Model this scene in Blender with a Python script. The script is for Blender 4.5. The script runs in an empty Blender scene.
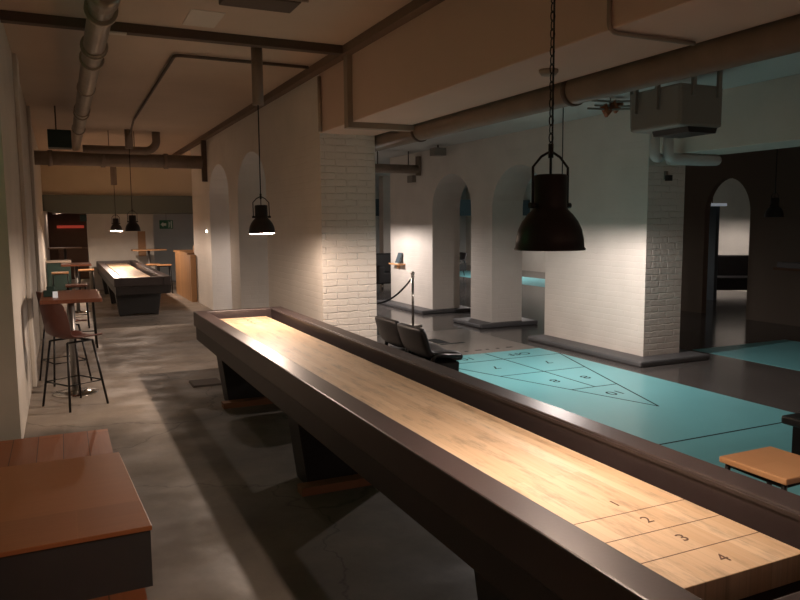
import bpy, bmesh, math, random
from mathutils import Vector, Matrix
random.seed(7)
S = bpy.context.scene
COL = S.collection

# ------------------------------------------------------------ camera
H = 1.73
cam_d = bpy.data.cameras.new('camera'); cam = bpy.data.objects.new('camera', cam_d); COL.objects.link(cam)
cam_d.sensor_fit = 'HORIZONTAL'; cam_d.sensor_width = 36.0; cam_d.lens = 721.45 / 800 * 36.0
cam_d.clip_start = .05; cam_d.clip_end = 100
R = Matrix(((0.90540658, 0.05140373, -0.4214221), (-0.42448165, 0.09238718, -0.90071079), (-0.00736589, 0.99439543, 0.1054679)))
cam.matrix_world = Matrix.Translation((0, 0, H)) @ R.to_4x4()
S.camera = cam
# ------------------------------------------------------------ world, exposure
w = bpy.data.worlds.new('world'); S.world = w; w.use_nodes = True
w.node_tree.nodes['Background'].inputs[0].default_value = (1.0, .56, .40, 1)
w.node_tree.nodes['Background'].inputs[1].default_value = .26
vs = S.view_settings; vs.view_transform = 'Standard'; vs.look = 'None'; vs.gamma = 1; vs.use_curve_mapping = False
vs.exposure = 0.15
WARM = (1.0, .76, .60); NEUT = (1.0, .87, .81)
P_TABLE, P_COURT = 56, 115

# ------------------------------------------------------------ materials
MATS = {}
def srgb(r, g, b):
    f = lambda c: (c / 255 / 12.92) if c / 255 <= .04045 else ((c / 255 + .055) / 1.055) ** 2.4
    return (f(r), f(g), f(b), 1)
def mat(name, col, rough=.6, metal=0, var=0, vscale=4, bump=0, bscale=30, spec=.5, stretch=None, emit=None, estr=0, coat=0):
    if name in MATS: return MATS[name]
    m = bpy.data.materials.new(name); m.use_nodes = True; nt = m.node_tree; b = nt.nodes['Principled BSDF']
    if len(col) == 3: col = (*col, 1)
    b.inputs['Base Color'].default_value = col; b.inputs['Roughness'].default_value = rough; b.inputs['Metallic'].default_value = metal
    b.inputs['Specular IOR Level'].default_value = spec
    if coat: b.inputs['Coat Weight'].default_value = coat; b.inputs['Coat Roughness'].default_value = .15
    if emit: b.inputs['Emission Color'].default_value = (*emit[:3], 1); b.inputs['Emission Strength'].default_value = estr
    tc = nt.nodes.new('ShaderNodeTexCoord'); mp = nt.nodes.new('ShaderNodeMapping'); nt.links.new(tc.outputs['Object'], mp.inputs[0])
    if stretch: mp.inputs['Scale'].default_value = stretch
    if var:
        n = nt.nodes.new('ShaderNodeTexNoise'); n.inputs['Scale'].default_value = vscale; n.inputs['Detail'].default_value = 6
        nt.links.new(mp.outputs[0], n.inputs['Vector'])
        r = nt.nodes.new('ShaderNodeMapRange'); r.inputs[1].default_value = .3; r.inputs[2].default_value = .7; r.inputs[3].default_value = 1 - var; r.inputs[4].default_value = 1 + var
        nt.links.new(n.outputs['Fac'], r.inputs[0])
        mx = nt.nodes.new('ShaderNodeVectorMath'); mx.operation = 'SCALE'; mx.inputs[0].default_value = col[:3]
        nt.links.new(r.outputs[0], mx.inputs['Scale']); nt.links.new(mx.outputs[0], b.inputs['Base Color'])
    if bump:
        n2 = nt.nodes.new('ShaderNodeTexNoise'); n2.inputs['Scale'].default_value = bscale; n2.inputs['Detail'].default_value = 4
        nt.links.new(mp.outputs[0], n2.inputs['Vector'])
        bp = nt.nodes.new('ShaderNodeBump'); bp.inputs['Strength'].default_value = bump; bp.inputs['Distance'].default_value = .01
        nt.links.new(n2.outputs['Fac'], bp.inputs['Height']); nt.links.new(bp.outputs[0], b.inputs['Normal'])
    MATS[name] = m
    return m

def brick_mat(name, col, strength=.9):
    m = mat(name, col, .75, var=.05, vscale=2)
    nt = m.node_tree; b = nt.nodes['Principled BSDF']; N = nt.nodes.new; L = nt.links.new
    g = N('ShaderNodeNewGeometry'); sp = N('ShaderNodeSeparateXYZ'); L(g.outputs['Position'], sp.inputs[0])
    ad = N('ShaderNodeMath'); L(sp.outputs['X'], ad.inputs[0]); L(sp.outputs['Y'], ad.inputs[1])
    cb = N('ShaderNodeCombineXYZ'); L(ad.outputs[0], cb.inputs[0]); L(sp.outputs['Z'], cb.inputs[1])
    # uneven joints: wobble the coordinates a little
    wn = N('ShaderNodeTexNoise'); wn.inputs['Scale'].default_value = 11; wn.inputs['Detail'].default_value = 3; L(cb.outputs[0], wn.inputs['Vector'])
    wv = N('ShaderNodeVectorMath'); wv.operation = 'MULTIPLY_ADD'; wv.inputs[1].default_value = (.03, .03, .0); L(wn.outputs['Color'], wv.inputs[0]); L(cb.outputs[0], wv.inputs[2])
    br = N('ShaderNodeTexBrick'); L(wv.outputs[0], br.inputs['Vector'])
    br.inputs['Scale'].default_value = 1; br.inputs['Brick Width'].default_value = .26; br.inputs['Row Height'].default_value = .078
    br.inputs['Mortar Size'].default_value = .011; br.inputs['Mortar Smooth'].default_value = 1
    br.inputs['Color1'].default_value = (.55, .55, .55, 1); br.inputs['Color2'].default_value = (1, 1, 1, 1); br.inputs['Mortar'].default_value = (.25, .25, .25, 1)
    n = N('ShaderNodeTexNoise'); n.inputs['Scale'].default_value = 22; n.inputs['Detail'].default_value = 5; L(cb.outputs[0], n.inputs['Vector'])
    h = N('ShaderNodeMath'); h.operation = 'MULTIPLY_ADD'; h.inputs[1].default_value = .5; L(n.outputs['Fac'], h.inputs[0]); L(br.outputs['Color'], h.inputs[2])
    bp = N('ShaderNodeBump'); bp.inputs['Strength'].default_value = strength; bp.inputs['Distance'].default_value = .016
    L(h.outputs[0], bp.inputs['Height']); L(bp.outputs[0], b.inputs['Normal'])
    return m

def floor_mat():
    m = mat('concrete', srgb(128, 118, 106), .55, bump=.25, bscale=9)
    nt = m.node_tree; b = nt.nodes['Principled BSDF']; N = nt.nodes.new; L = nt.links.new
    g = N('ShaderNodeNewGeometry')
    n1 = N('ShaderNodeTexNoise'); n1.inputs['Scale'].default_value = .9; n1.inputs['Detail'].default_value = 8; n1.inputs['Roughness'].default_value = .65; L(g.outputs['Position'], n1.inputs['Vector'])
    cr = N('ShaderNodeValToRGB'); cr.color_ramp.elements[0].position = .35; cr.color_ramp.elements[0].color = srgb(120, 112, 104); cr.color_ramp.elements[1].position = .68; cr.color_ramp.elements[1].color = srgb(166, 154, 140)
    L(n1.outputs['Fac'], cr.inputs[0])
    # base colour scaled down this side of y = 6.75
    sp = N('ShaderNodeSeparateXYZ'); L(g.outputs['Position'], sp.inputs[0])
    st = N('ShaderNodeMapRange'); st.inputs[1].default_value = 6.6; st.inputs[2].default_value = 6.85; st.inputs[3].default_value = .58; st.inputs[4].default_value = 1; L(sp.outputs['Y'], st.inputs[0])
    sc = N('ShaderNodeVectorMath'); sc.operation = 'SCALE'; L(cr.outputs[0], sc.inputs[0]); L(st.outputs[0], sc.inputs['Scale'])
    # fine crack lines
    vo = N('ShaderNodeTexVoronoi'); vo.feature = 'DISTANCE_TO_EDGE'; vo.inputs['Scale'].default_value = .55
    n3 = N('ShaderNodeTexNoise'); n3.inputs['Scale'].default_value = 3; n3.inputs['Detail'].default_value = 5; L(g.outputs['Position'], n3.inputs['Vector'])
    va = N('ShaderNodeVectorMath'); va.operation = 'MULTIPLY_ADD'; va.inputs[1].default_value = (.5, .5, 0); L(n3.outputs['Color'], va.inputs[0]); L(g.outputs['Position'], va.inputs[2]); L(va.outputs[0], vo.inputs['Vector'])
    mr = N('ShaderNodeMapRange'); mr.inputs[1].default_value = 0; mr.inputs[2].default_value = .006; mr.inputs[3].default_value = .55; mr.inputs[4].default_value = 1; L(vo.outputs['Distance'], mr.inputs[0])
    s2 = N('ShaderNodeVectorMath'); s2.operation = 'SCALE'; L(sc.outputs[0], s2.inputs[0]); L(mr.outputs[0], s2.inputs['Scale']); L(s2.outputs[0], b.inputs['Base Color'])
    n4 = N('ShaderNodeTexNoise'); n4.inputs['Scale'].default_value = 2.2; n4.inputs['Detail'].default_value = 6; L(g.outputs['Position'], n4.inputs['Vector'])
    rr = N('ShaderNodeMapRange'); rr.inputs[1].default_value = .35; rr.inputs[2].default_value = .65; rr.inputs[3].default_value = .5; rr.inputs[4].default_value = .85; L(n4.outputs['Fac'], rr.inputs[0]); L(rr.outputs[0], b.inputs['Roughness'])
    return m

def plank_mat(name, c1, c2, width=.045, length=1.6, rough=.4, axis='Y', stain=0, coat=0, seam=.55, spec=.5):
    """boards laid along an axis, with grain; object coordinates"""
    m = mat(name, c1, rough, spec=spec, coat=coat)
    nt = m.node_tree; b = nt.nodes['Principled BSDF']; N = nt.nodes.new; L = nt.links.new
    tc = N('ShaderNodeTexCoord'); sp = N('ShaderNodeSeparateXYZ'); L(tc.outputs['Object'], sp.inputs[0])
    cb = N('ShaderNodeCombineXYZ')
    if axis == 'Y': L(sp.outputs['Y'], cb.inputs[0]); L(sp.outputs['X'], cb.inputs[1])
    elif axis == 'X': L(sp.outputs['X'], cb.inputs[0]); L(sp.outputs['Y'], cb.inputs[1])
    else: L(sp.outputs['Z'], cb.inputs[0]); L(sp.outputs['Y'], cb.inputs[1])
    br = N('ShaderNodeTexBrick'); L(cb.outputs[0], br.inputs['Vector']); br.inputs['Scale'].default_value = 1
    br.inputs['Brick Width'].default_value = length; br.inputs['Row Height'].default_value = width; br.inputs['Mortar Size'].default_value = .0012 if width < .1 else .003
    br.inputs['Color1'].default_value = (0, 0, 0, 1); br.inputs['Color2'].default_value = (1, 1, 1, 1); br.inputs['Mortar'].default_value = (.5, .5, .5, 1)
    sx = N('ShaderNodeVectorMath'); sx.operation = 'MULTIPLY'; sx.inputs[1].default_value = (3, 60, 1); L(cb.outputs[0], sx.inputs[0])
    n = N('ShaderNodeTexNoise'); n.inputs['Scale'].default_value = 1; n.inputs['Detail'].default_value = 6; L(sx.outputs[0], n.inputs['Vector'])
    bw = N('ShaderNodeSeparateXYZ'); L(br.outputs['Color'], bw.inputs[0])
    mm = N('ShaderNodeMath'); mm.operation = 'MULTIPLY_ADD'; mm.inputs[1].default_value = .55; L(n.outputs['Fac'], mm.inputs[0])
    m2 = N('ShaderNodeMath'); m2.operation = 'MULTIPLY'; m2.inputs[1].default_value = .55; L(bw.outputs[0], m2.inputs[0]); L(m2.outputs[0], mm.inputs[2])
    mx = N('ShaderNodeMix'); mx.data_type = 'RGBA'; mx.inputs[6].default_value = c1; mx.inputs[7].default_value = c2; L(mm.outputs[0], mx.inputs[0])
    out = mx.outputs[2]
    sm = N('ShaderNodeMapRange'); sm.inputs[3].default_value = 1; sm.inputs[4].default_value = seam; L(br.outputs['Fac'], sm.inputs[0])
    s1 = N('ShaderNodeVectorMath'); s1.operation = 'SCALE'; L(out, s1.inputs[0]); L(sm.outputs[0], s1.inputs['Scale']); out = s1.outputs[0]
    if stain:
        n5 = N('ShaderNodeTexNoise'); n5.inputs['Scale'].default_value = 1; n5.inputs['Detail'].default_value = 8; n5.inputs['Roughness'].default_value = .7
        s5 = N('ShaderNodeVectorMath'); s5.operation = 'MULTIPLY'; s5.inputs[1].default_value = (3.2, 14, 1); L(cb.outputs[0], s5.inputs[0]); L(s5.outputs[0], n5.inputs['Vector'])
        r5 = N('ShaderNodeMapRange'); r5.inputs[1].default_value = .5; r5.inputs[2].default_value = .72; r5.inputs[3].default_value = 1; r5.inputs[4].default_value = 1 - stain; L(n5.outputs['Fac'], r5.inputs[0])
        s6 = N('ShaderNodeVectorMath'); s6.operation = 'SCALE'; L(out, s6.inputs[0]); L(r5.outputs[0], s6.inputs['Scale']); out = s6.outputs[0]
    L(out, b.inputs['Base Color'])
    return m

M_conc = floor_mat()
M_gloss = mat('sealed_dark_floor', srgb(88, 84, 82), .16, var=.15, vscale=1.3, spec=.5, bump=.03, bscale=3)
M_ceil = mat('painted_ceiling', srgb(194, 176, 158), .9, var=.06, vscale=1, bump=.2, bscale=12)
M_ceil2 = mat('white_ceiling', srgb(190, 192, 188), .9, var=.04, vscale=1)
M_wall = brick_mat('white_painted_brick', srgb(214, 208, 200), .2)
M_brick = brick_mat('white_painted_brick_rough', srgb(214, 208, 200), .75)
M_plaster = mat('white_plaster', srgb(206, 200, 190), .85, var=.06, vscale=2, bump=.35, bscale=14)
M_beam = mat('bounce_tinted_beam', srgb(206, 180, 164), .9, var=.05, vscale=1, bump=.2, bscale=12)  # white beam, with warm bounce light mixed into its colour
M_tan = mat('cream_plaster', srgb(200, 184, 156), .85, var=.04, vscale=2)
M_gbeam = mat('grey_green_paint', srgb(98, 104, 96), .8)
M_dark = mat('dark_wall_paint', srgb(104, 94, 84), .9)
M_brown = mat('brown_wall_paint', srgb(104, 78, 62), .9)
M_plinth = mat('grey_plinth_paint', srgb(84, 84, 86), .5, var=.08)
M_duct = mat('dark_trunking', srgb(84, 70, 60), .7)
M_corner = mat('brown_corner_trunking', srgb(112, 94, 80), .7)
M_trunk = mat('painted_trunking', srgb(150, 136, 122), .7)
M_pipe = mat('galvanised_pipe', srgb(150, 142, 128), .35, .7, var=.15, vscale=6)
M_pipeb = mat('painted_grey_pipe', srgb(128, 112, 98), .55, var=.12, vscale=5)
M_pipew = mat('white_pipe', srgb(196, 198, 196), .4)
M_rail = mat('dark_brown_lacquer', srgb(62, 52, 51), .4, var=.1, vscale=3, spec=.5, bump=.03, bscale=60)
M_side = mat('dark_brown_side', srgb(44, 38, 37), .5, var=.1, vscale=3)
M_gut = mat('gutter_carpet', srgb(48, 40, 42), .95, bump=.3, bscale=300)
M_black = mat('black_paint', srgb(28, 28, 28), .45)
M_blackm = mat('black_metal', srgb(26, 25, 25), .35, .3)
M_lamp = mat('lamp_black', srgb(40, 34, 33), .38, .2)
M_lampin = mat('lamp_white_inside', srgb(225, 220, 210), .5)
M_bulb = mat('bulb_glow', (1, .9, .75), .5, emit=(1, .85, .65), estr=14)
M_bulb0 = mat('bulb_off', srgb(160, 160, 155), .4)
M_play = plank_mat('maple_playfield', srgb(196, 162, 124), srgb(230, 206, 176), .045, 2.4, .5, 'Y', stain=.5, coat=.08, seam=.85)
M_line = mat('ink_line', srgb(92, 62, 44), .6)
M_deck = plank_mat('deck_boards', srgb(120, 68, 40), srgb(158, 96, 60), .17, 4, .45, 'Y', seam=.2)
M_boxtop = plank_mat('brown_ply_top', srgb(132, 78, 44), srgb(166, 104, 62), .9, 4, .42, 'X', seam=1)
M_boxside = mat('charcoal_panel', srgb(46, 46, 46), .5)
M_oak = plank_mat('oak_boards', srgb(142, 104, 70), srgb(176, 134, 92), .14, 2, .5, 'Z', seam=.6)
M_seatw = plank_mat('light_ply', srgb(200, 146, 100), srgb(216, 166, 120), .4, 2, .4, 'Y', seam=1)
M_ttop = plank_mat('walnut_top', srgb(112, 64, 44), srgb(140, 84, 58), .12, 2, .4, 'Y', seam=.8)
M_brownlea = mat('brown_leather', srgb(92, 52, 42), .5, var=.12, vscale=8)
M_blklea = mat('black_leather', srgb(24, 22, 23), .55, bump=.1, bscale=80)
M_chrome = mat('chrome', srgb(200, 196, 190), .15, 1)
M_steel = mat('brushed_steel', srgb(130, 128, 126), .35, .9)
M_teal = mat('teal_court_paint', srgb(118, 188, 196), .32, var=.04, vscale=1.5, spec=.35)
M_greyc = mat('pale_grey_court_paint', srgb(140, 134, 128), .25, var=.06, vscale=2)
M_mark = mat('black_court_line', srgb(26, 30, 32), .8, spec=.1)
M_heater = mat('grey_metal_casing', srgb(136, 130, 122), .5, .1)
M_copper = mat('copper_valve', srgb(150, 88, 58), .4, .6)
M_rope = mat('black_rope', srgb(18, 18, 20), .8)
M_green = mat('exit_green', srgb(20, 96, 66), .5)
M_white = mat('sign_white', srgb(215, 225, 215), .5)
M_ply = plank_mat('plywood_skid', srgb(120, 78, 52), srgb(150, 104, 72), .3, 2, .6, 'X', seam=1)
M_red = mat('red_neon', (1, .1, .05), .5, emit=(.8, .1, .06), estr=.2)
M_blueb = mat('blue_grey_beam', srgb(70, 84, 92), .7)
M_tealbox = mat('dark_green_box', srgb(24, 50, 44), .6)
M_glow = mat('glowing_white', srgb(230, 236, 240), .3, emit=(.8, .9, 1), estr=.15)  # white with a little emission put in

# ------------------------------------------------------------ mesh helpers
def new(): return bmesh.new()
def box(bm, x0, x1, y0, y1, z0, z1, top=None):
    """box; top=(dx,dy) insets the top face"""
    dx, dy = top or (0, 0)
    v = [bm.verts.new(p) for p in ((x0, y0, z0), (x1, y0, z0), (x1, y1, z0), (x0, y1, z0), (x0 + dx, y0 + dy, z1), (x1 - dx, y0 + dy, z1), (x1 - dx, y1 - dy, z1), (x0 + dx, y1 - dy, z1))]
    for f in ((0, 3, 2, 1), (4, 5, 6, 7), (0, 1, 5, 4), (1, 2, 6, 5), (2, 3, 7, 6), (3, 0, 4, 7)): bm.faces.new([v[i] for i in f])
    return v
def tube(bm, pts, r, seg=12, cap=True, closed=False):
    pts = [Vector(p) for p in pts]; n = len(pts); rings = []; prev = None
    for i, p in enumerate(pts):
        if closed: t = (pts[(i + 1) % n] - pts[i - 1])
        else: t = (pts[min(i + 1, n - 1)] - pts[max(i - 1, 0)])
        t.normalize()
        if prev is None:
            a = Vector((0, 0, 1)) if abs(t.z) < .9 else Vector((1, 0, 0)); u = t.cross(a).normalized()
        else: u = (prev - t * prev.dot(t)).normalized()
        prev = u; v = t.cross(u)
        rr = r[i] if isinstance(r, (list, tuple)) else r
        rings.append([bm.verts.new(p + (u * math.cos(k * 2 * math.pi / seg) + v * math.sin(k * 2 * math.pi / seg)) * rr) for k in range(seg)])
    m = n if closed else n - 1
    for i in range(m):
        a, b = rings[i], rings[(i + 1) % n]
        for k in range(seg):
            f = bm.faces.new((a[k], a[(k + 1) % seg], b[(k + 1) % seg], b[k])); f.smooth = True
    if cap and not closed: bm.faces.new(rings[0][::-1]); bm.faces.new(rings[-1])
def bend(pts, r=.06, k=5):
    """round the inner corners of a polyline"""
    P = [Vector(p) for p in pts]; out = [P[0]]
    for a, b, c in zip(P, P[1:], P[2:]):
        d1 = (a - b); d2 = (c - b); q = min(r, d1.length * .45, d2.length * .45); s = b + d1.normalized() * q; e = b + d2.normalized() * q
        for i in range(k + 1):
            t = i / k; out.append(s * (1 - t) ** 2 + b * 2 * t * (1 - t) + e * t * t)
    out.append(P[-1]); return out
def lathe(bm, prof, seg=32, c=(0, 0, 0), thick=0):
    rings = []
    for r, z in prof:
        if r < 1e-5: rings.append([bm.verts.new((c[0], c[1], c[2] + z))])
        else: rings.append([bm.verts.new((c[0] + r * math.cos(k * 2 * math.pi / seg), c[1] + r * math.sin(k * 2 * math.pi / seg), c[2] + z)) for k in range(seg)])
    for a, b in zip(rings, rings[1:]):
        for k in range(seg):
            k2 = (k + 1) % seg
            if len(a) == 1 and len(b) == 1: continue
            if len(a) == 1: f = bm.faces.new((a[0], b[k2], b[k]))
            elif len(b) == 1: f = bm.faces.new((a[k], a[k2], b[0]))
            else: f = bm.faces.new((a[k], a[k2], b[k2], b[k]))
            f.smooth = True
def prism(bm, poly, axis, a, b):
    """extrude a 2D polygon: axis 'x' -> poly in (y,z); 'y' -> (x,z); 'z' -> (x,y)"""
    def P(u, v, t): return (t, u, v) if axis == 'x' else ((u, t, v) if axis == 'y' else (u, v, t))
    A = [bm.verts.new(P(u, v, a)) for u, v in poly]; B = [bm.verts.new(P(u, v, b)) for u, v in poly]
    bm.faces.new(A); bm.faces.new(B[::-1]); n = len(poly)
    for i in range(n): bm.faces.new((A[i], B[i], B[(i + 1) % n], A[(i + 1) % n]))
def obj(name, bm, m, parent=None, bevel=0, loc=None, smooth=False):
    bmesh.ops.recalc_face_normals(bm, faces=bm.faces[:])
    me = bpy.data.meshes.new(name); bm.to_mesh(me); bm.free(); me.materials.append(m)
    o = bpy.data.objects.new(name, me); COL.objects.link(o)
    if parent: o.parent = parent
    if loc: o.location = loc
    if bevel:
        b = o.modifiers.new('bevel', 'BEVEL'); b.width = bevel; b.segments = 2; b.limit_method = 'ANGLE'; b.angle_limit = .7
    return o
def tag(o, label, cat, group=None):
    o['label'] = label; o['category'] = cat
    if group: o['group'] = group
    return o
def thing(name, label, cat, loc=(0, 0, 0), rz=0, group=None):
    o = bpy.data.objects.new(name, None); COL.objects.link(o); o.location = loc; o.rotation_euler = (0, 0, rz); o.empty_display_size = .1
    return tag(o, label, cat, group)
def struct(name, bm, m, bevel=0, label=None):
    o = obj(name, bm, m, bevel=bevel); o['kind'] = 'structure'
    if label: o['label'] = label
    return o
def dup(root, loc, rz=None, label=None, group=None):
    r = root.copy(); COL.objects.link(r); r.location = loc
    if rz is not None: r.rotation_euler = (0, 0, rz)
    if label: r['label'] = label
    if group: r['group'] = group
    for ch in list(root.children):
        c = ch.copy(); COL.objects.link(c); c.parent = r
        for g in list(ch.children):
            d = g.copy(); COL.objects.link(d); d.parent = c
    return r
def text(name, s, size, m, parent, loc, rz=0, ext=.0006, bold=0):
    cu = bpy.data.curves.new(name, 'FONT'); cu.body = s; cu.size = size; cu.align_x = 'CENTER'; cu.align_y = 'CENTER'; cu.extrude = ext; cu.offset = bold
    t = bpy.data.objects.new(name + '_curve', cu)
    COL.objects.link(t); bpy.context.view_layer.update()
    me = bpy.data.meshes.new_from_object(t.evaluated_get(bpy.context.evaluated_depsgraph_get()))
    bpy.data.objects.remove(t)
    me.materials.clear(); me.materials.append(m)
    o = bpy.data.objects.new(name, me); COL.objects.link(o); o.parent = parent; o.location = loc; o.rotation_euler = (0, 0, rz)
    return o
def arch_wall(bm, axis, t0, t1, a, b, top, arches, z0=0):
    """wall slab along one axis with arched openings (a, b, spring z, crown z)"""
    poly = [(a, z0)]
    for (p, q, s, c) in arches:
        poly.append((p, z0)); poly.append((p, s)); n = 18
        for i in range(1, n):
            th = math.pi * (1 - i / n); poly.append(((p + q) / 2 + (q - p) / 2 * math.cos(th), s + (c - s) * math.sin(th)))
        poly.append((q, s)); poly.append((q, z0))
    poly += [(b, z0), (b, top), (a, top)]
    prism(bm, poly, axis, t0, t1)

# ============================================================ STRUCTURE
XL, XB0, XB1, XW0, XW1 = -.36, 2.74, 3.42, 6.45, 7.05
ZC, ZR, ZB = 3.5, 3.12, 2.76
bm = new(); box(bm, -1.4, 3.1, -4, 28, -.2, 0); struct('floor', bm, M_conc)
bm = new(); box(bm, 3.1, 16, -4, 28, -.2, 0); struct('floor', bm, M_gloss)
bm = new(); box(bm, -1.4, XB0, -4, 20, ZC, ZC + .2); struct('ceiling', bm, M_ceil)
bm = new(); box(bm, XB1, 16, -4, 28, ZR, ZR + .2); struct('ceiling', bm, M_ceil2)
bm = new(); box(bm, -1.4, XB0, 20.3, 28, 2.9, 3.1); struct('ceiling', bm, M_brown)
bm = new(); box(bm, XB0, XB1, -4, 7.98, ZB, ZC + .2); struct('trim_1', bm, M_beam, .01, 'downstand beam between the two bays')
# arcade wall left of the brick pillar end
bm = new(); arch_wall(bm, 'x', XB0, XB1, 7.98, 16.9, ZC, [(10.42, 12.28, 2.25, 2.86), (13.0, 14.83, 2.25, 2.86)])
wm = struct('wall_middle', bm, M_wall)
wm.data.materials.append(M_brick)
for p in wm.data.polygons:
    if abs(p.normal.y) > .9 and p.center.y < 8.2: p.material_index = 1
# arcade wall right
bm = new(); arch_wall(bm, 'x', XW0, XW1, 6.70, 14.24, ZR, [(8.72, 10.18, 1.98, 2.62), (10.86, 12.30, 2.0, 2.62)])
wr = struct('wall_right', bm, M_wall)
wr.data.materials.append(M_brick)
for p in wr.data.polygons:
    if abs(p.normal.y) > .9 and p.center.y < 6.8: p.material_index = 1
bm = new(); box(bm, XW0, XW1, -4, 6.70, 2.5, ZR); struct('trim_2', bm, M_plaster, .008, 'downstand beam over the right-hand opening')
# plinths
for i, (a, b) in enumerate(((6.43, 8.72), (10.18, 10.86), (12.30, 14.4))):
    bm = new(); box(bm, XW0 - .29, XW1 + .25, a - (.13 if i else 0), b + (.13 if i < 2 and i else .02), 0, .07); struct('trim_%d' % (3 + i), bm, M_plinth, .02, 'low grey plinth under the white wall')
bm = new(); box(bm, XB0 - .0, XB1 + .12, 7.86, 10.42, 0, .07); struct('trim_6', bm, M_plinth, .015)
# left wall with its end pier
bm = new(); box(bm, -1.4, XL, 6.25, 28, 0, ZC); struct('wall_left', bm, M_plaster)
bm = new(); box(bm, -1.5, -1.4, -4, 28, 0, ZC); struct('wall_left_near', bm, M_plaster)
for y0, y1 in ((8.6, 9.0), (12.2, 12.6)):
    bm = new(); box(bm, XL - .0, XL + .045, y0, y1, 0, ZC); struct('trim_7', bm, M_plaster, .01, 'shallow pilaster on the left wall')
# back of left bay
bm = new(); box(bm, .72, 2.35, 21.2, 21.4, 0, 2.9); struct('wall_back', bm, M_plaster)
bm = new(); box(bm, -.36, 3.5, 20.0, 20.3, 2.5, ZC + .2); struct('wall_back_upper', bm, M_tan)
bm = new(); prism(bm, [(-.36, 2.10), (0, 2.055), (.5, 2.04), (1, 2.03), (3.5, 2.03), (3.5, 2.5), (-.36, 2.5)], 'y', 19.9, 20.4); struct('trim_8', bm, M_gbeam, 0, 'grey-green beam across the far end')
bm = new(); box(bm, 2.3, 8, 23.5, 23.7, 0, ZR); struct('wall_back_right', bm, M_ceil2)
bm = new(); box(bm, -1.4, 2.3, 27.5, 27.7, 0, 2.9); struct('wall_back_far', bm, M_brown)
bm = new(); box(bm, .66, .72, 21.15, 21.45, 0, 2.1); struct('trim_9', bm, M_plaster, .005, 'pale door jamb at the far end')
bm = new(); box(bm, 8, 16, 26, 26.2, 0, ZR); struct('wall_back_hall', bm, M_ceil2)
# dark wall beyond the right opening, with its arch
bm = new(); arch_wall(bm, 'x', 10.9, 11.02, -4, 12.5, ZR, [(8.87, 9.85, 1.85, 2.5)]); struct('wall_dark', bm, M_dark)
bm = new(); box(bm, 15.2, 15.4, -4, 28, 0, ZR); struct('wall_far_right', bm, M_plaster)
bm = new(); box(bm, 12.9, 13.0, 11.35, 12.3, 0, 2.05); struct('wall_dark_pier', bm, M_blueb)
bm = new(); box(bm, 7.05, 15.2, 21.5, 21.8, 1.98, 2.52); struct('trim_10', bm, M_blueb, 0, 'blue-grey beam across the far hall')
bm = new(); box(bm, 8.6, 9.6, 19.5, 19.8, 0, ZR); struct('wall_hall_pier', bm, M_wall)

# ============================================================ TRUNKING, PIPES
t = thing('cable_trunking', 'dark painted cable trunking crossing the ceiling and dropping down the beam', 'trunking', (0, 7.0, 3.4))
bm = new(); box(bm, -.4, XB0 - .055, -.05, .05, .02, .1); obj('ceiling_run', bm, M_duct, t)
bm = new(); box(bm, XB0 - .055, XB0, -.05, .05, -.7, .1); obj('drop', bm, M_trunk, t)
bm = new(); box(bm, XB0 + .001, XB1 + .05, -.05, .05, -.70, -.641); o = obj('beam_run', bm, M_trunk, t)
bm = new(); box(bm, XB0 - .1, XB0 - .001, -4, 19.88, ZC - .085, ZC - .002); tag(obj('corner_trunking', bm, M_corner), 'long dark trunking in the corner where ceiling meets beam', 'trunking')
bm = new(); tube(bm, bend([(.0 + 1.2, 13.8, 3.32), (1.2, 13.0, 3.47), (1.16, 7.9, 3.47), (2.6, 7.93, 3.47)], .08), .018, 8)
tag(obj('conduit', bm, M_duct), 'thin dark conduit bending across the brown ceiling', 'conduit')
bm = new(); tube(bm, bend([(2.715, 7.9, 3.375), (2.715, 7.9, 2.77)], .02), .022, 8); tag(obj('conduit', bm, M_trunk), 'short upright conduit on beam face above brick pillar', 'conduit')
bm = new(); tube(bm, bend([(2.725, 3.15, 3.3), (2.725, 3.15, 2.745), (3.35, 3.15, 2.745)], .06), .013, 8); tag(obj('conduit', bm, M_trunk), 'thin conduit wrapping under the beam near the heater', 'conduit')

t = thing('ventilation_pipe', 'long round metal pipe running along the ceiling at the left', 'pipe', (.33, 0, 3.2))
bm = new(); tube(bm, [(0, -3, 0), (0, 14.95, 0)], .085, 20); obj('tube', bm, M_pipe, t)
for y, l, r in ((5.1, .3, .1), (5.5, .06, .11), (6.65, .18, .097), (6.62, .03, .108), (7.1, .03, .105), (8.6, .04, .095), (10.2, .05, .098), (10.5, .05, .098), (12.2, .05, .098)):
    bm = new(); tube(bm, [(0, y - l / 2, 0), (0, y + l / 2, 0)], r, 20); obj('collar', bm, M_pipe, t)
t = thing('transverse_pipe', 'thick dark pipe crossing the left bay below the ceiling', 'pipe', (0, 15, 2.98))
bm = new(); tube(bm, [(-.36, 0, 0), (2.64, 0, 0)], .13, 20); obj('tube', bm, M_pipeb, t)
for x in (-.1, .8, 1.95): bm = new(); tube(bm, [(x - .04, 0, 0), (x + .04, 0, 0)], .15, 20); obj('collar', bm, M_pipeb, t)
bm = new(); box(bm, 2.64, 2.739, -.04, .04, -.38, .45); obj('wall_bracket', bm, M_duct, t)
t = thing('elbow_pipe', 'smaller grey pipe with elbow rising to ceiling behind thick pipe', 'pipe', (0, 14.7, 3.14))
bm = new(); tube(bm, bend([(.45, 0, 0), (1.62, 0, 0), (1.75, 0, .12), (1.75, 0, .38)], .12), .075, 16); obj('tube', bm, M_pipeb, t)
for x in (.9, 1.35): bm = new(); tube(bm, [(x, 0, .07), (x, 0, .38)], .008, 6); obj('hanger', bm, M_duct, t)
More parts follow.
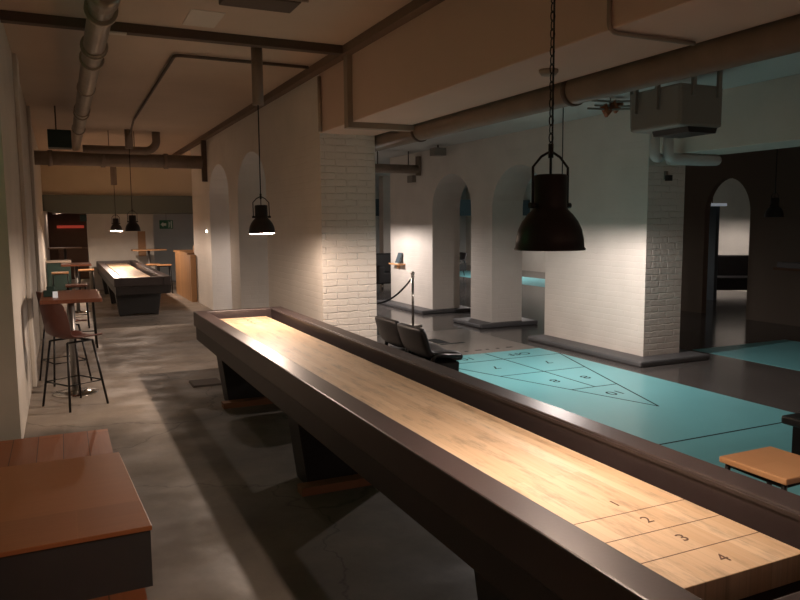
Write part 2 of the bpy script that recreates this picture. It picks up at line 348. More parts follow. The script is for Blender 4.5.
bm = new(); box(bm, -.1, .22, 11.9, 12.2, 2.88, 3.14); tag(obj('junction_box', bm, M_tealbox, bevel=.01), 'dark green box hanging near left wall beside ceiling pipe', 'box')
bm = new(); tube(bm, [(.02, 12.05, 3.14), (.02, 12.05, 3.5)], .012, 6); o = obj('hanger', bm, M_duct); o.parent = bpy.data.objects['junction_box']

t = thing('beam_pipe', 'long brown-grey round pipe hung beside the beam', 'pipe', (3.53, 0, 2.705))
bm = new(); tube(bm, [(0, -3, 0), (0, 14.5, 0)], .1, 24); obj('tube', bm, M_pipeb, t)
for y in (1.5, 2.35, 4.45, 7.0, 9.5): bm = new(); tube(bm, [(0, y - .02, 0), (0, y + .02, 0)], .112, 24); obj('clamp', bm, M_duct, t)

# hung section of pipe at the far left of the right bay
t = thing('hanging_pipe', 'short grey pipe hung from ceiling beyond the brick pillar', 'pipe', (6.14, 12.8, 2.78))
bm = new(); tube(bm, [(-1.1, 0, 0), (.25, 0, 0)], .085, 18); obj('tube', bm, M_pipeb, t)
bm = new(); box(bm, .23, .3, -.05, .05, -.12, .25); obj('end_plate', bm, M_pipeb, t)
for x in (-.6, .05): bm = new(); tube(bm, [(x, 0, .08), (x, 0, .339)], .01, 6); obj('hanger', bm, M_duct, t)
bm = new(); box(bm, 6.36, 6.449, 12.98, 13.22, 2.54, 2.68); tag(obj('wall_unit', bm, M_heater, bevel=.01), 'small grey box on white wall under the hung pipe', 'box')
t = thing('emergency_light', 'white ceiling spotlight box above the left arch', 'lamp', (6.2, 11.6, 2.97))
bm = new(); box(bm, -.12, .12, -.1, .1, -.04, .1); obj('housing', bm, M_heater, t, .01)
bm = new(); tube(bm, [(0, 0, .1), (0, 0, .149)], .015, 8); obj('bracket', bm, M_duct, t)

# heater hung from the ceiling
t = thing('air_heater', 'grey boxy air heater hung from the ceiling on metal straps', 'heater', (5.40, 5.33, 2.57))
bm = new(); box(bm, -.27, .27, -.37, .27, .03, .41); obj('casing', bm, M_heater, t, .025)
bm = new(); box(bm, -.12, .22, -.34, .1, -.02, .03, top=(-.02, 0)); obj('outlet_grille', bm, M_black, t)
for x, y, b in ((-.28, -.1, .2), (-.28, .18, .2), (.2, -.38, .30), (-.12, -.38, .3)):
    bm = new(); box(bm, x - .02, x + .02, y - .015, y + .015, b, .549); obj('hanger', bm, M_heater, t)
bm = new(); tube(bm, bend([(-.22, .29, .08), (-.22, .31, .5), (-.3, .65, .5)], .06), .016, 8); obj('supply_tube', bm, M_heater, t)
t = thing('heating_pipework', 'thin grey heating pipes with copper valves under the ceiling beside heater', 'pipes', (5.65, 6.5, 2.99))
for dx, dz, l in ((-.25, .08, .9), (-.2, .03, .9), (-.3, -.01, .8)):
    bm = new(); tube(bm, bend([(dx, 0, dz), (dx + .3, -.02, dz - .0), (dx + l, -.5, dz)], .06), .012, 8); obj('pipe_run', bm, M_heater, t)
for x, z in ((-.03, -.02), (.10, .03)):
    bm = new(); tube(bm, [(x - .05, 0, z + .06), (x, 0, z - .03), (x + .06, 0, z + .05)], .045, 10); obj('valve', bm, M_copper, t)
for x in (.0, .5): bm = new(); tube(bm, [(x, -.02 - x * .5, .02), (x, -.02 - x * .5, .119)], .006, 6); obj('hanger', bm, M_duct, t)
t = thing('white_pipe_loop', 'white pipe bends under the beam below the heater', 'pipe', (6.2, 6.2, 2.5))
bm = new(); tube(bm, bend([(-.15, 0, .25), (-.15, 0, -.05), (.02, .1, -.05)], .07), .055, 14); obj('tube', bm, M_pipew, t)
bm = new(); tube(bm, bend([(.05, 0, .25), (.05, 0, -.06), (.86, 0, -.06), (.86, .22, -.05), (.3, .22, -.05)], .09), .06, 14); obj('tube', bm, M_pipew, t)
t = thing('security_sensor', 'small black sensor on narrow brick side of big white pillar', 'sensor', (6.72, 6.7, 2.27))
bm = new(); box(bm, -.035, .035, -.09, -.03, -.05, .02); obj('body', bm, M_black, t, .006)
bm = new(); box(bm, -.02, .02, -.03, -.0, -.03, .07); obj('mount', bm, M_heater, t)
bm = new(); box(bm, 1.07, 1.35, 6.3, 6.8, ZC - .006, ZC); tag(obj('ceiling_patch', bm, M_plaster), 'pale square patch on the brown ceiling', 'patch')
t = thing('ceiling_box', 'dark box fixture on the ceiling at the top edge of the photo', 'box', (1.45, 5.55, 3.44))
bm = new(); box(bm, -.28, .28, -.15, .15, -.06, .06); obj('body', bm, M_duct, t, .01)
bm = new(); box(bm, -.33, .33, -.17, -.15, -.05, .0); obj('edge_strip', bm, M_trunk, t)
t = thing('smoke_detector', 'flat round detector on the underside of the beam', 'detector', (3.06, 4.13, ZB - .035))
bm = new(); lathe(bm, [(0, 0), (.05, 0), (.065, .02), (.065, .0349), (0, .0349)], 24); obj('body', bm, M_trunk, t)
bm = new(); box(bm, .4, .62, 6.96, 7.04, 3.408, 3.4199); tag(obj('trunking_tag', bm, M_plaster), 'pale strip stuck under the ceiling trunking beside the pipe', 'strip')

# ============================================================ PENDANT LAMPS
def pendant(label, loc, ceil, s=1.0, power=30, col=WARM, lit=True, cover=None, chain=False, seg=36, tilt=0):
    t = thing('pendant_lamp', label, 'lamp', loc, 0, None)
    bm = new()
    prof = [(.150, 0), (.155, 0), (.156, .006), (.150, .012), (.147, .05), (.138, .09), (.122, .125), (.100, .155), (.078, .176), (.073, .19), (.073, .322), (.068, .328), (.03, .33), (0, .33)]
    lathe(bm, [(r * s, z * s) for r, z in prof], seg)
    sh = obj('shade', bm, M_lamp, t)
    bm = new(); pin = [(.149, .003), (.144, .05), (.135, .088), (.119, .122), (.097, .150), (.070, .17), (0, .172)]
    lathe(bm, [(r * s, z * s) for r, z in pin], seg); obj('reflector', bm, M_lampin, sh)
    bm = new()
    for sg in (-1, 1): tube(bm, [(sg * .093 * s, 0, .19 * s), (sg * .093 * s, 0, .36 * s), (sg * .05 * s, 0, .405 * s), (sg * .0 * s, 0, .43 * s)], .006 * s, 8)
    obj('yoke', bm, M_blackm, t)
    for sg in (-1, 1):
        bm = new(); tube(bm, [(sg * .07 * s, 0, .195 * s), (sg * .108 * s, 0, .195 * s)], .013 * s, 10); obj('knob', bm, M_blackm, t)
    bm = new(); lathe(bm, [(0, .04 * s), (.02 * s, .043 * s), (.036 * s, .058 * s), (.04 * s, .08 * s), (.03 * s, .11 * s), (.02 * s, .14 * s), (.02 * s, .17 * s)], 20)
    obj('bulb', bm, M_bulb if lit else M_bulb0, t)
    bm = new(); tube(bm, [(0, 0, .33 * s), (0, 0, .41 * s)], .005, 8); tube(bm, [(0, 0, .40 * s), (0, 0, .46 * s)], .012 * s, 10); obj('stem', bm, M_blackm, t)
    top = ceil - loc[2]
    bm = new(); tube(bm, [(.006 if chain else 0, 0, .44 * s), (.006 if chain else 0, 0, top)], .0035 if chain else .006, 8); obj('cord', bm, M_rope, t)
    if chain:
        bm = new(); z = .45 * s; k = 0
        while z < min(top, .45 * s + 1.2):
            pts = []
            for i in range(10):
                a = i * 2 * math.pi / 10; u = .009 * math.cos(a); v = .019 * math.sin(a)
                pts.append((u, 0, z + v) if k % 2 else (0, u, z + v))
            tube(bm, pts, .0024, 5, closed=True); z += .031; k += 1
        obj('chain', bm, M_blackm, t)
    if cover:
        r, l = cover
        bm = new(); tube(bm, [(0, 0, top - l), (0, 0, top)], r, 20); obj('ceiling_cover', bm, M_pipeb, t)
    if tilt:
        Rt = Matrix.Rotation(tilt, 3, 'X'); pv = Vector((0, 0, .44 * s))
        for c in t.children:
            if c.name.split('.')[0] in ('shade', 'yoke', 'knob', 'bulb', 'stem'): c.rotation_euler = (tilt, 0, 0); c.location = pv - Rt @ pv
    if lit:
        ld = bpy.data.lights.new('lamp_light', 'POINT'); ld.energy = power; ld.color = col; ld.shadow_soft_size = .02
        lo = bpy.data.objects.new('lamp_light', ld); COL.objects.link(lo); lo.location = (loc[0], loc[1], loc[2] - .004); lo.visible_camera = False
        lo.location = (loc[0], loc[1], loc[2] + .012)
        bpy.data.objects[lo.name].parent = t; lo.location = (0, 0, .014)
    return t
pendant('large black pendant lamp on a chain hanging over the near table', (1.66, 2.22, 1.627), ZC, .85, P_TABLE, chain=True, seg=48)
pendant('black pendant lamp lit over the far end of the near table', (1.83, 7.18, 1.635), ZC, .87, P_TABLE * 2.0, cover=(.055, .6), tilt=-.055)
pendant('black pendant lamp over the court, mostly hidden behind the large one', (5.04, 6.53, 1.66), ZR, .87, P_COURT, NEUT, cover=(.05, .12))
pendant('black pendant lamp over the grey end of the court behind brick pillar', (5.04, 13.4, 1.66), ZR, .87, P_COURT * 1.3, NEUT, cover=(.05, .12))
pendant('unlit dark pendant lamp in the gloomy space at far right', (8.9, 6.86, 1.78), ZR, .8, 0, lit=False)
pendant('left lit pendant lamp of the pair over the far table', (1.2, 18.4, 1.6), 3.5, .9, P_TABLE * 2.4, WARM, cover=(.07, .82), tilt=-.08)
pendant('right dark-looking pendant lamp of the pair over the far table', (1.24, 14.5, 1.625), 3.5, .9, P_TABLE * 1.0, WARM, cover=(.07, .35))
for i, (x, y, p) in enumerate(((9.6, 15.0, 80), (12.4, 19.0, 170), (13.3, 12.8, 70))):
    pendant(['black pendant lamp in the hall behind the arcade wall', 'added unseen pendant lamp to light the distant teal court', 'added unseen pendant lamp to light the room behind the dark arched wall'][i], (x, y, 1.75), ZR, .9, p, NEUT)  # court and dark-arch lamps added out of sight to brighten the walls there
pendant('added small pendant lamp to light the dim brown back room', (-.05, 24.6, 2.1), 2.9, .85, 14, WARM)  # added to lift the brightness of the back room
# lamps over the near ends of the lanes, outside the frame
pendant('black pendant lamp over the near end of the teal court', (5.04, 1.2, 1.66), ZR, .87, P_COURT * .12, NEUT)

# ============================================================ SHUFFLEBOARD TABLES
def shuffle_table(label, loc, first=None):
    # local origin: floor, near-left corner of the cabinet; x across, y along
    t = thing('shuffleboard_table', label, 'shuffleboard table', loc, 0)
    W, L = .975, 6.95; zt = .80; rw = .105
    bm = new(); box(bm, 0, rw + .03, 0, L, .64, zt); obj('side_rail', bm, M_rail, t, .008)
    bm = new(); box(bm, W - rw - .03, W, 0, L, .64, zt); obj('side_rail', bm, M_rail, t, .008)
    bm = new(); box(bm, rw, W - rw - .03, 0, .1, .64, zt - .001); obj('end_rail', bm, M_rail, t, .008)
    bm = new(); box(bm, rw, W - rw - .03, L - .1, L, .64, zt - .001); obj('end_rail', bm, M_rail, t, .008)
    bm = new(); box(bm, W - rw - .036, W - rw - .03, .1, L - .1, .775, .79); obj('rail_strip', bm, M_rail, t)
    bm = new(); box(bm, rw, W - rw - .03, .1, L - .1, .60, .645); obj('gutter', bm, M_gut, t)
    bm = new()
    for (a, b) in ((.02, .05), (W - .05, W - .02)): box(bm, a, b, .02, L - .02, .49, .64)
    box(bm, .05, W - .05, .02, .05, .49, .64); box(bm, .05, W - .05, L - .05, L - .02, .49, .64); box(bm, .05, W - .05, .05, L - .05, .52, .6)
    obj('cabinet', bm, M_side, t, .004)
    x0, x1, y0, y1 = .225, .735, .326, 6.69
    bm = new(); box(bm, x0, x1, y0, y1, .645, .73); p = obj('playfield', bm, M_play, t, .003)
    for yy in (y0 + .162, y0 + .315, y0 + .47, y1 - .162, y1 - .315, y1 - .47):
        bm = new(); box(bm, x0 + .002, x1 - .002, yy - .0015, yy + .0015, .73, .7306); obj('score_line', bm, M_line, p)
    cx = (x0 + x1) / 2
    if first is None:
        for s, yy in (('4', .082), ('3', .238), ('2', .393), ('1', .55)):
            text('numeral', s, .066, M_line, p, (cx, y0 + yy, .7304), 0)
            text('numeral', s, .066, M_line, p, (cx, y1 - yy, .7304), math.pi)
    for i, yy in enumerate((.9, 3.35, 5.8)):
        yf = yy
        bm = new(); prism(bm, [(.14, .005), (.3, .03), (.48, .04), (.66, .03), (.82, .005), (.835, .005), (.915, .52), (.055, .52), (.125, .005)], 'y', yf, yf + .26)
        lg = obj('leg', bm, M_black, t, .006)
        for fx in (.2, .76):
            bm = new(); tube(bm, [(fx, yf + .13, -.0), (fx, yf + .13, .03)], .022, 10); obj('foot', bm, M_steel, lg)
    return t
tb = shuffle_table('long dark shuffleboard table with pale wood playfield in the foreground', (1.262, 1.05, .0))
FT = shuffle_table('distant black shuffleboard table under the pair of pendant lamps', (.82, 13.75, 0), first=False)
for i, y in enumerate((6.86, 4.41)):
    bm = new(); box(bm, 1.31, 1.95, y - .12, y - .015 , 0, .055); tag(obj('wooden_block', bm, M_ply, bevel=.003), ['plywood block on floor against the far table leg', 'plywood block on floor against the middle table leg'][i], 'wooden block')

# ============================================================ LEFT DECK
t = thing('timber_deck', 'low brown board deck on the floor at the left', 'deck', (-.57, 0, 0))
bm = new(); box(bm, -.8, .83, 1.6, 6.08, .09, .12); obj('boards', bm, M_deck, t)
bm = new(); box(bm, -.79, .815, 1.6, 6.06, 0, .09); obj('frame', bm, M_boxside, t)
t = thing('platform_box', 'raised box with brown wooden top and charcoal sides on the deck', 'box', (0, 0, .12))
bm = new(); prism(bm, [(-1.3, 3.25), (.295, 3.27), (.24, 4.44), (-1.3, 4.44)], 'z', 0, .262); obj('side_panels', bm, M_boxside, t)
bm = new(); prism(bm, [(-1.31, 3.24), (.302, 3.262), (.246, 4.45), (-1.31, 4.45)], 'z', .262, .284); obj('top', bm, M_boxtop, t, .003)
bm = new(); box(bm, -.1, .22, -.16, .16, 0, .02, top=(.01, .01)); o = obj('floor_plate', bm, M_duct, loc=(1.3, 7.95, 0)); tag(o, 'flat dark plate lying on floor in the table shadow', 'plate')

# ============================================================ BAR TABLES AND STOOLS (left)
def bar_table(label, x, y, z, w, d, py, topm=M_ttop, group=None):
    t = thing('bar_table', label, 'table', (x, py, 0), 0, group)
    bm = new(); box(bm, -w / 2, w / 2, y - py - d / 2, y - py + d / 2, z - .035, z); obj('tabletop', bm, topm, t, .004)
    bm = new(); tube(bm, [(0, 0, .02), (0, 0, z - .035)], .035, 16); obj('post', bm, M_steel, t)
    bm = new(); lathe(bm, [(0, 0), (.22, 0), (.22, .008), (.12, .018), (.04, .035), (0, .035)], 32); obj('base', bm, M_chrome, t)
    return t
bar_table('tall walnut-topped bar table on a steel post by the left wall', .06, 7.88, 1.05, .53, 1.1, 8.12)

def bar_chair(label, loc, rz, m=M_brownlea, z=.66, group='bar chairs at the left bar table'):
    t = thing('bar_chair', label, 'bar stool', loc, rz, group)
    # curved shell seat: profile from seat front to back top
    prof = [(.21, z - .01), (.17, z + .005), (.05, z - .005), (-.08, z - .005), (-.15, z + .02), (-.185, z + .09), (-.21, z + .2), (-.235, z + .33), (-.245, z + .36)]
    wid = [.19, .215, .225, .22, .215, .215, .22, .205, .165]
    bm = new(); G = []; n = 8
    for (u, zz), w_ in zip(prof, wid):
        row = []
        for j in range(n + 1):
            s = -1 + 2 * j / n; curl = .028 * s * s
            back = max(0, min(1, (zz - z) / .12))
            row.append(bm.verts.new((u + curl * back * 1.6, s * w_, zz + curl * (1 - back))))
        G.append(row)
    for a, b in zip(G, G[1:]):
        for j in range(n): f = bm.faces.new((a[j], a[j + 1], b[j + 1], b[j])); f.smooth = True
    o = obj('seat_shell', bm, m, t)
    sm = o.modifiers.new('thickness', 'SOLIDIFY'); sm.thickness = .014; sb = o.modifiers.new('sub', 'SUBSURF'); sb.levels = 1; sb.render_levels = 2
    for sx, sy in ((1, 1), (1, -1), (-1, 1), (-1, -1)):
        bm = new(); tube(bm, [(sx * .13 - .01, sy * .14, z - .02), (sx * .2, sy * .22, 0)], .011, 8); obj('leg', bm, M_blackm, t)
    bm = new(); q = .24; k = .13 + (.2 - .13) * (1 - q / z); ky = .14 + (.08) * (1 - q / z)
    tube(bm, [(k, ky, q), (k, -ky, q), (-k, -ky, q), (-k, ky, q)], .008, 6, closed=True); obj('footrest_ring', bm, M_blackm, t)
    bm = new(); tube(bm, [(.12, .14, z - .022), (-.14, .14, z - .022)], .01, 6); tube(bm, [(.12, -.14, z - .022), (-.14, -.14, z - .022)], .01, 6); tube(bm, [(.1, -.14, z - .022), (.1, .14, z - .022)], .01, 6); obj('seat_frame', bm, M_blackm, t)
    return t
c1 = bar_chair('brown leather bar chair with black legs, nearest at left bar table', (.05, 7.56, 0), math.radians(32))
dup(c1, (-.03, 8.82, 0), math.radians(20), 'dark bar chair against left wall, behind the nearest brown one')
def square_stool(label, loc, z=.66, w=.34, m=M_seatw, rz=0, group=None):
    t = thing('square_stool', label, 'stool', loc, rz, group)
    bm = new(); box(bm, -w / 2, w / 2, -w / 2, w / 2, z - .03, z); obj('seat', bm, m, t, .006)
    a = w / 2 - .03
    for nm, k, zz, rr in (('seat_frame', a, z - .045, .013), ('footrest_frame', a * 1.12, .2, .01)):
        bm = new(); tube(bm, [(-k, -k, zz), (k, -k, zz), (k, k, zz), (-k, k, zz)], rr, 6, closed=True); obj(nm, bm, M_blackm, t)
    for sx in (-1, 1):
        for sy in (-1, 1): bm = new(); tube(bm, [(sx * a, sy * a, z - .035), (sx * (a + .025), sy * (a + .025), 0)], .013, 8); obj('leg', bm, M_blackm, t)
    return t
square_stool('brown-topped square stool behind the left bar table', (.22, 11.2, 0), .74, .36, M_ttop)
# things on the bar table
t = thing('table_caddy', 'small dark green caddy standing on the bar table', 'caddy', (-.12, 7.75, 1.05))
bm = new(); box(bm, -.06, .06, -.05, .05, 0, .06); obj('tray', bm, M_tealbox, t, .005)
bm = new(); box(bm, -.03, .045, -.02, .03, .05, .10); obj('contents', bm, M_tealbox, t, .01)
t = thing('folded_card', 'small white printed card leaning on the dark caddy', 'card', (-.075, 7.62, 1.05))
bm = new(); prism(bm, [(-.03, 0), (-.026, 0), (.004, .052), (.03, 0), (.034, 0), (.004, .058)], 'x', -.022, .022); obj('card', bm, M_glow, t)  # card is given a faint glow though it is no lamp

# ============================================================ FAR END OF LEFT BAY
def rect(nm, x0, x1, y, z0, z1, m, label, cat, th=.03):
    bm = new(); box(bm, x0, x1, y - th, y, z0, z1); return tag(obj(nm, bm, m, bevel=.003), label, cat)
rect('wall_panel', 1.93, 2.13, 21.199, .88, 1.57, M_oak, 'narrow brown wooden board on the white far wall', 'board')
t = thing('exit_sign', 'green exit sign with white arrow and running figure', 'sign', (2.66, 20.9, 1.75))
bm = new(); box(bm, -.18, .18, -.02, 0, -.12, .12); obj('panel', bm, M_green, t, .004)
bm = new(); prism(bm, [(-.15, 0), (-.08, .07), (-.08, .035), (-.0, .035), (-.0, -.035), (-.08, -.035), (-.08, -.07)], 'y', -.024, -.02); obj('arrow', bm, M_white, t)
bm = new(); box(bm, .05, .06, -.024, -.02, -.09, .09); box(bm, .12, .15, -.024, -.02, -.1, .1); prism(bm, [(.07, -.08), (.085, -.08), (.1, .0), (.11, .05), (.09, .08), (.075, .05), (.08, .0)], 'y', -.024, -.02); obj('running_figure', bm, M_white, t)
bm = new(); box(bm, -.005, .005, -.015, -.005, .12, 1.15); obj('hanger', bm, M_duct, t)
t = thing('oak_counter', 'oak-clad bar counter at the far end behind the wall corner', 'counter', (2.61, 16.35, 0))
bm = new(); box(bm, 0, .12, .3, 2.7, 0, 1.06); obj('front_panel', bm, M_oak, t, .004)
bm = new(); box(bm, -.03, .5, .56, 2.75, 1.06, 1.1); obj('counter_top', bm, M_oak, t, .004)
bm = new(); box(bm, .16, .45, .7, .9, 1.1, 1.26); obj('upstand', bm, M_oak, t, .004)
bar_table('slim bar table with round base near the oak counter', 2.1, 20.2, 1.1, .85, .5, 20.2, M_oak)
bar_table('wood-topped bar table in the doorway of the dim back room', .25, 15.8, .98, .55, .8, 15.8, M_ttop)
bar_table('wood-topped bar table deeper in the dim back room', .1, 23.4, 1.1, .9, .6, 23.4, M_oak)
for i, (x, y, z) in enumerate(((2.12, 19.6, .74), (2.35, 19.2, .74), (.5, 18.3, .72), (.2, 13.4, .74), (-.05, 17.2, .74))):
    square_stool(['wooden square stool left of the post by the oak counter', 'wooden square stool beside the oak counter', 'wooden square stool inside the dim doorway', 'wooden square stool before the doorway bar table', 'wooden square stool left behind the doorway bar table'][i], (x, y, 0), z, .34, M_seatw if i != 3 else M_ttop)
bm = new(); tube(bm, [(-.1, 27.449, 1.70), (.75, 27.449, 1.70)], .05, 10); tag(obj('red_tube_lamp', bm, M_red), 'glowing red tube lamp on the brown back wall', 'lamp')
bm = new(); box(bm, .5, .659, 21.2, 21.38, 1.85, 2.03); tag(obj('loudspeaker', bm, M_tealbox, bevel=.01), 'small dark loudspeaker under the beam by the doorway', 'loudspeaker')
t = thing('bench_sofa', 'dark brown bench sofa along the back of the dim room', 'sofa', (.9, 26.2, 0))
bm = new(); box(bm, -1, 1.2, -.35, .35, 0, .45); obj('seat', bm, M_brown, t, .03)
bm = new(); box(bm, -1, 1.2, .25, .4, .45, 1.0); obj('backrest', bm, M_brown, t, .03)
t = thing('dark_cabinet', 'low black cabinet with pale top by the left wall at far end', 'cabinet', (-.12, 19.3, 0))
bm = new(); box(bm, -.22, .3, -.3, .3, 0, .86); obj('body', bm, M_tealbox, t, .01)
bm = new(); box(bm, -.22, .32, -.32, .32, .86, .9); obj('top', bm, M_trunk, t)
bm = new(); lathe(bm, [(0, 0), (.035, 0), (.04, .02), (.03, .04), (0, .045)], 16); o = obj('wall_spotlight', bm, M_bulb, loc=(2.735, 15.2, 1.6)); o.rotation_euler = (0, -math.pi / 2, 0); o.scale = (.6, .6, .6); tag(o, 'tiny bright wall light left of the arched openings', 'lamp')
# unseen green lamp, added for the green glow at the left
t = thing('added_green_lamp', 'added green lamp on the left wall, out of view', 'lamp', (-1.3, 4.6, 2.6))
bm = new(); box(bm, -.099, -.03, -.15, .15, -.06, .06); obj('housing', bm, M_black, t, .005)
ld = bpy.data.lights.new('lamp_light', 'POINT'); ld.energy = 2.5; ld.color = (.08, 1, .35); ld.shadow_soft_size = .06
lo = bpy.data.objects.new('lamp_light', ld); COL.objects.link(lo); lo.parent = t; lo.location = (.06, 0, 0)

# ============================================================ COURTS
def court(label, x0, x1, y0, ytop, end='far', grey=None, marks=True):
    t = thing('painted_court', label, 'court', (0, 0, 0))
    bm = new(); box(bm, x0, x1, y0, ytop, .0, .002); p = obj('teal_field', bm, M_teal, t)
    if grey:
        bm = new(); box(bm, x0, x1, ytop, grey, .0, .002); obj('grey_standing_area', bm, M_greyc, t)
    def seg(a, b, w=.02):
        a = Vector((*a, 0)); b = Vector((*b, 0)); d = (b - a).normalized(); n = Vector((-d.y, d.x, 0)) * w / 2
        bm = new(); prism(bm, [tuple((a + n)[:2]), tuple((b + n)[:2]), tuple((b - n)[:2]), tuple((a - n)[:2])], 'z', .002, .003)
        return obj('court_line', bm, M_mark, p)
    if marks:
        c = (x0 + x1) / 2; tip = (c - .01, 4.99)
        hw = lambda y: .3 * (y - 4.99) / .9
        seg((c - hw(7.65), 7.65), tip, .016); seg((c + hw(7.65), 7.65), tip, .016)
        seg((x0, 7.65), (x1, 7.65), .016)
        seg((c - hw(6.79), 6.79), (c + hw(6.79), 6.79), .016); seg((c - hw(5.9), 5.9), (c + hw(5.9), 5.9), .016)
        seg((c, 7.65), (c, 5.9), .016); seg((c, 8.08), (c + .0, 7.65), .016)
        seg((x0, 4.1), (x1, 4.1), .018)
        for s, x, y in (('7', c - .38, 7.24), ('7', c + .38, 7.24), ('8', c - .2, 6.33), ('8', c + .22, 6.33), ('10', c, 5.6), ('OFF', c + .38, 7.87), ('10', c - .4, 7.87)):
            text('court_numeral', s, .2, M_mark, p, (x, y, .0021), math.pi, .0005)
        # lettering row and puck emblem on the grey end
        if grey:
            for k in range(7):
                xx = c - .5 + k * .17
                bm = new(); box(bm, xx, xx + (.05 if k % 3 else .1), ytop + .2 + k * .004, ytop + .245 + k * .004, .002, .003); obj('dash_mark', bm, M_mark, p)
            bm = new(); box(bm, c - .18, c + .02, 9.08, 9.42, .002, .003); obj('painted_emblem', bm, M_mark, p)
            bm = new(); box(bm, c - .42, c - .0, 9.42, 9.49, .002, .003); obj('painted_emblem', bm, M_mark, p); bm = new(); box(bm, c - .18, c + .22, 8.97, 9.04, .002, .003); obj('painted_emblem', bm, M_mark, p)
    return t
court('teal painted shuffleboard court with pale grey end behind the foreground table', 4.13, 5.92, -3.5, 8.12, grey=10.2)
court('shadowy teal court strip beyond the right-hand opening', 7.66, 9.5, -3.5, 7.05, marks=False)
court('distant bright teal court seen through the arches', 11.7, 13.4, 14.2, 24.5, marks=False)

# ============================================================ THINGS IN THE RIGHT BAY
def tub_chair(label, loc, rz, group=None):
    t = thing('lounge_chair', label, 'chair', loc, rz, group)   # faces local +x
    prof = [(.40, .38), (.37, .43), (.26, .45), (.10, .44), (.02, .48), (-.03, .58), (-.06, .66), (-.08, .73), (-.085, .76)]
    wid = [.24, .265, .27, .27, .275, .285, .29, .285, .25]
    bm = new(); G = []; n = 8
    for (u, zz), w_ in zip(prof, wid):
        row = []
        for j in range(n + 1):
            s = -1 + 2 * j / n; back = max(0, min(1, (zz - .44) / .15))
            row.append(bm.verts.new((u + .035 * s * s * back, s * w_, zz + .03 * s * s * (1 - back))))
        G.append(row)
    for a, b in zip(G, G[1:]):
        for j in range(n): f = bm.faces.new((a[j], a[j + 1], b[j + 1], b[j])); f.smooth = True
    o = obj('seat_shell', bm, M_blklea, t); sm = o.modifiers.new('thickness', 'SOLIDIFY'); sm.thickness = .07; sm.offset = -1; sb = o.modifiers.new('sub', 'SUBSURF'); sb.levels = 1; sb.render_levels = 2
    bm = new(); box(bm, -.02, .36, -.26, .26, .16, .42, top=(-.02, 0)); obj('base', bm, M_blklea, t, .02)
    for sx in (.08, .32):
        for sy in (-.2, .2): bm = new(); tube(bm, [(sx, sy, .2), (sx + (.03 if sx > .2 else -.03), sy * 1.1, 0)], .014, 8); obj('leg', bm, M_blackm, t)
    for sy in (-1, 1):
        bm = new(); tube(bm, bend([(.08, sy * .25, .42), (.10, sy * .265, .50), (.38, sy * .265, .47)], .04), .022, 8); obj('armrest', bm, M_blackm, t)
    return t
lc = tub_chair('black leather lounge chair nearer the brick pillar, back to the table', (3.03, 6.76, 0), 0, 'lounge chairs facing the court')
dup(lc, (3.01, 6.16, 0), 0, 'black leather lounge chair nearer the camera, back to the table')
def stanchion(label, loc):
    t = thing('rope_barrier_post', label, 'barrier post', loc)
    bm = new(); lathe(bm, [(0, 0), (.16, 0), (.16, .012), (.1, .025), (.03, .04), (0, .04)], 28); obj('base', bm, M_chrome, t)
    bm = new(); tube(bm, [(0, 0, .03), (0, 0, .84)], .022, 14); obj('pole', bm, M_chrome, t)
    bm = new(); lathe(bm, [(0, .83), (.03, .83), (.03, .85), (.02, .86), (.036, .885), (.036, .905), (.02, .925), (0, .93)], 18); obj('finial', bm, M_chrome, t)
    return t
stanchion('chrome rope barrier post on the glossy floor beyond brick pillar', (5.33, 10.88, 0))
stanchion('chrome rope barrier post hidden behind the brick pillar', (4.0, 10.95, 0))
pts = []
for i in range(17):
    u = i / 16; pts.append((5.30 - 1.27 * u, 10.88 + .07 * u, .80 - .62 * 4 * u * (1 - u) * .62))
bm = new(); tube(bm, pts, .016, 8); tag(obj('barrier_rope', bm, M_rope), 'black barrier rope sagging from the chrome post', 'rope')
t = thing('wall_shelf', 'small wooden shelf on white pier beside the barrier', 'shelf', (XW0, 13.78, .87))
bm = new(); box(bm, -.16, -.001, -.28, .22, 0, .03); obj('board', bm, M_seatw, t, .003)
bm = new(); box(bm, -.06, -.001, -.02, .02, -.08, 0); obj('bracket', bm, M_seatw, t)
t = thing('card_holder', 'pale leaflet holder standing on the small wooden shelf', 'leaflet holder', (XW0 - .08, 13.7, .90))
bm = new(); prism(bm, [(-.04, 0), (.03, 0), (.06, .22), (.045, .22)], 'y', -.1, .08); obj('panel', bm, M_blueb, t)
bm = new(); box(bm, -.06, .04, -.1, .08, 0, .012); obj('foot', bm, M_white, t)
square_stool('light plywood stool with black frame beside the foreground table', (3.01, 2.24, 0), .60, .36)
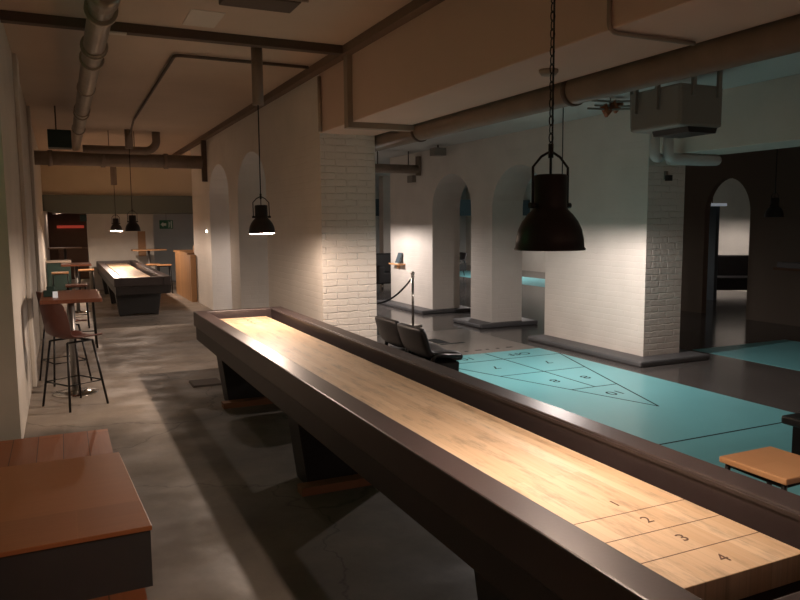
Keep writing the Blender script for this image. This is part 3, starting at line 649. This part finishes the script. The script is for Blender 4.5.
t = thing('low_bench', 'low black bench on the teal court at right edge', 'bench', (4.36, 3.24, 0))
bm = new(); box(bm, 0, 1.1, -.5, 0, .36, .42); obj('seat', bm, M_black, t, .015)
for x in (.06, 1.0):
    bm = new(); box(bm, x, x + .05, -.45, -.05, 0, .36); obj('leg', bm, M_blackm, t)
# dark space and far hall
t = thing('wall_ledge', 'dark shelf unit on the gloomy wall at right edge', 'shelf', (10.9, 7.9, .92))
bm = new(); box(bm, -.2, -.001, -.6, .32, 0, .04); obj('board', bm, M_brown, t)
bm = new(); box(bm, -.16, -.001, -.6, .28, .04, .13); obj('box', bm, M_plinth, t)
def sofa(label, loc, rz=0, w=1.3):
    t = thing('black_sofa', label, 'sofa', loc, rz)
    bm = new(); box(bm, -w / 2, w / 2, -.4, .4, .14, .44); obj('seat', bm, M_blklea, t, .04)
    bm = new(); box(bm, -w / 2, w / 2, .2, .42, .40, .92, top=(.03, .03)); obj('backrest', bm, M_blklea, t, .04)
    for s in (-1, 1): bm = new(); box(bm, s * (w / 2) - .09, s * (w / 2) + .09, -.4, .42, .14, .62); obj('armrest', bm, M_blklea, t, .04)
    for sx in (-1, 1):
        for sy in (-.34, .34): bm = new(); tube(bm, [(sx * (w / 2 - .04), sy, 0), (sx * (w / 2 - .04), sy, .15)], .02, 8); obj('leg', bm, M_chrome, t)
    return t
sofa('black sofa in the lit room behind the dark arch', (14.3, 12.0, 0), math.radians(-30))
sofa('black sofa in the far hall seen left of the white pier', (8.2, 17.9, 0), math.radians(10))
tub_chair('black lounge chair in the hall through the left arch', (12.0, 20.9, 0), math.radians(200))
tub_chair('black lounge chair in the hall through the right arch', (10.4, 13.2, 0), math.radians(160))
t = thing('light_fixture', 'small bright fixture high in the room behind the dark arch', 'lamp', (12.6, 11.2, 2.05))
bm = new(); box(bm, -.4, .4, -.03, .03, 0, .06); obj('tube', bm, M_glow, t)
bm = new(); tube(bm, [(0, 0, .06), (0, 0, ZR - 2.05)], .01, 6); obj('hanger', bm, M_duct, t)
